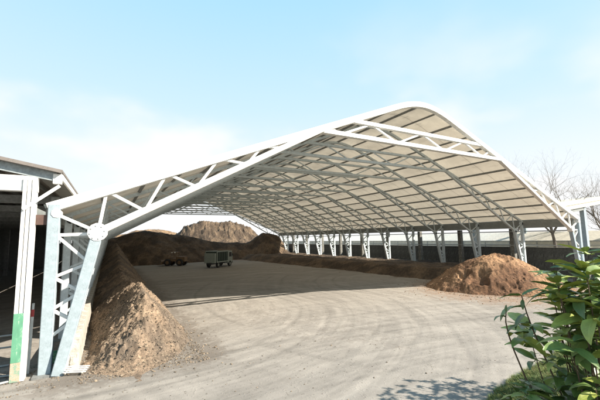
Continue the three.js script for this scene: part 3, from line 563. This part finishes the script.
// whorl of leaves at the end of a shoot
function whorl(parent, p, n, len, tilt, young) {
  const a0 = rr(0, 6.28);
  for (let k = 0; k < n; k++) { const a = a0 + k * 6.283 / n + rr(-0.35, 0.35), el = tilt + rr(-0.3, 0.3); leaf(parent, p.clone().add(V(0, rr(-0.04, 0.02), 0)), V(Math.cos(a) * Math.cos(el), Math.sin(el), Math.sin(a) * Math.cos(el)), len * rr(0.7, 1.15), Math.floor(rr(0, 4)), young && rnd() < young ? 3 : Math.floor(rr(0, 3)), rr(-0.5, 0.5)); }
}
{
  seed = 8181;
  const root = [4.55, bankH(4.55, 14.36) - 0.03, 14.36], t = thing('broadleaf_shrub', 'leafy shrub with long glossy green leaves on the grass bank', 'shrub', root);
  const L = (x, y, z) => V(x - root[0], y - root[1], z - root[2]);
  // shoots fill a rounded crown; those at the top carry young yellow-green leaves
  const lobes = [[L(4.44, 3.6, 14.3), 0.42, 0.72, 0.4], [L(4.52, 4.08, 14.36), 0.34, 0.46, 0.3], [L(4.26, 3.42, 14.2), 0.28, 0.42, 0.3]], top = L(0, 4.6, 0).y, ends = [];
  for (let tries = 0; ends.length < 165 && tries < 9000; tries++) {
    const u = V(rr(-1, 1), rr(-1, 1), rr(-1, 1)), l = u.length(), [c, ax, ay, az] = lobes[Math.floor(rnd() * 2.999)]; if (l > 1) continue;
    const p = V(c.x + u.x * ax, c.y + u.y * ay, c.z + u.z * az); if (p.y < 0.15) continue;
    if (ends.some((e) => e[0].distanceTo(p) < 0.085)) continue; ends.push([p, l]);
  }
  ends.sort((a, b) => b[1] - a[1]);                                  // the outermost shoots carry the leaves one can pick apart
  const inner = [[], [], [], []];
  ends.forEach(([p], k) => {
    const up = p.y / top;
    if (k % 2 === 0) stem(t, [V(rr(-0.06, 0.06), 0, rr(-0.06, 0.06)), V(p.x * 0.35, p.y * 0.45, p.z * 0.35), V(p.x * 0.85, p.y * 0.82, p.z * 0.85), p], 0.007, 0.003);
    whorl(k < 47 ? t : inner, p, 6, rr(0.12, 0.225), 0.05 + 0.3 * up, up > 0.72 ? 0.5 : 0.1);
  });
  inner.forEach((g, k) => { if (g.length) part('leaves', g, leafM[k], t).userData.kind = 'stuff'; });
  // the loose sprays leaning out over the yard
  const spray = (pts, leaves) => { const P = pts.map((q) => L(...q)); stem(t, P, 0.007, 0.0035); for (const [u, dir, len, gi, mi, roll] of leaves) leaf(t, new THREE.CatmullRomCurve3(P).getPoint(u), V(...dir), len, gi, mi, roll); };
  spray([[4.5, 2.95, 14.3], [4.42, 3.6, 14.1], [4.3, 4.03, 14.02], [4.2, 4.2, 14.04]], [[1, [-0.8, 0.12, -0.45], 0.17, 0, 2, 0.4], [1, [0.3, 0.25, 0.3], 0.12, 3, 0, 0.1], [0.95, [-0.3, -0.35, 0.1], 0.07, 1, 1, 0], [0.82, [-0.75, 0.25, -0.45], 0.22, 2, 0, 0.3], [0.75, [-0.6, -0.2, -0.2], 0.15, 1, 1, 0.2], [0.65, [-0.8, 0.1, -0.4], 0.2, 1, 1, 0.3]]);
  spray([[4.5, 2.95, 14.3], [4.36, 3.45, 14.02], [4.24, 3.82, 13.94], [4.12, 4.03, 13.97], [4.1, 4.1, 13.99]], [[0.86, [-0.6, 0.35, -0.3], 0.1, 2, 1, 0.3], [0.99, [0.1, 1, 0], 0.05, 3, 1, 0]]);
  spray([[4.72, 3.42, 14.2], [4.6, 3.62, 14.15], [4.48, 3.8, 14.12]], [[0.98, [-0.3, 1, 0], 0.05, 3, 3, 0]]);
}
// bank shrub out to the side, whose shade falls across the yard
{
  seed = 2121; const root = [13.9, bankH(13.9, 12.35) - 0.03, 12.35], t = thing('broadleaf_shrub', 'dense leafy shrub higher along the grass bank past the yard corner', 'shrub', root);
  const rest = [[], [], [], []];
  for (let k = 0; k < 300; k++) {
    const a = rr(0, 6.28), r = Math.sqrt(rnd()) * 2.0, y = rr(0.5, 2.5) * (1 - 0.12 * r), p = V(Math.cos(a) * r, y, Math.sin(a) * r);
    if (k % 6 === 0) stem(t, [V(0, 0, 0), V(p.x * 0.4, y * 0.5, p.z * 0.4), V(p.x * 0.8, y * 0.8, p.z * 0.8), p], 0.016, 0.006);
    whorl(k < 37 ? t : rest, p, 8, 0.17, 0.15, 0.1);
  }
  rest.forEach((g, k) => { if (g.length) part('leaves', g, leafM[k], t).userData.kind = 'stuff'; });
}
// grass on the bank
{
  seed = 5150; const g0 = [], H = 1;
  for (let k = 0; k < 7; k++) {
    const a = k * 0.9 + rr(-0.3, 0.3), lean = rr(0.25, 0.8), w = 0.045, hh = H * rr(0.6, 1), cx = Math.cos(a), cz = Math.sin(a), pts = [];
    for (let i = 0; i < 3; i++) { const t = i / 3, b = lean * t * t; pts.push([cx * b - cz * w * (1 - t), hh * t, cz * b + cx * w * (1 - t)], [cx * b + cz * w * (1 - t), hh * t, cz * b - cx * w * (1 - t)]); }
    pts.push([cx * lean, hh * 0.95, cz * lean]);
    const tri = [[0, 1, 2], [1, 3, 2], [2, 3, 4], [3, 5, 4], [4, 5, 6]], pos = []; for (const f of tri) for (const i of f) pos.push(...pts[i]);
    const g = new THREE.BufferGeometry(); g.setAttribute('position', new THREE.Float32BufferAttribute(pos, 3)); g0.push(g);
  }
  const geo = mergeGeometries(g0); geo.computeVertexNormals();
  const spots = []; for (let i = 0; i < 26000; i++) { const x = rr(8, 24), z = toe(x) - 0.12 * rnd() * rnd() + rnd() * rr(0.15, 6); if (rnd() < 0.25 && z - toe(x) < 0.5) continue; spots.push([x, z]); }
  for (let i = 0; i < 9000; i++) { const x = rr(3, 9), z = rr(toe(x), 15); spots.push([x, z]); }
  const m = new THREE.InstancedMesh(geo, new THREE.MeshPhysicalMaterial({ color: lc(0.1, 0.15, 0.045), roughness: 0.8, side: THREE.DoubleSide }), spots.length), q = new THREE.Matrix4(), c = new THREE.Color();
  spots.forEach(([x, z], i) => { const s = rr(0.07, 0.2); q.compose(V(x, bankH(x, z) - 0.01, z), new THREE.Quaternion().setFromEuler(new THREE.Euler(rr(-0.2, 0.2), rr(0, 6.28), rr(-0.2, 0.2))), V(s * 1.1, s, s * 1.1)); m.setMatrixAt(i, q); const y = rnd(); c.setRGB(rr(0.7, 1.2) + y * 0.5, rr(0.8, 1.2), rr(0.6, 1.1)); m.setColorAt(i, c); });
  m.name = 'grass'; m.userData.kind = 'stuff'; shadows(m); tag(m, 'short green grass covering the bank beside the yard', 'grass'); scene.add(m);
}

renderer.render(scene, camera);
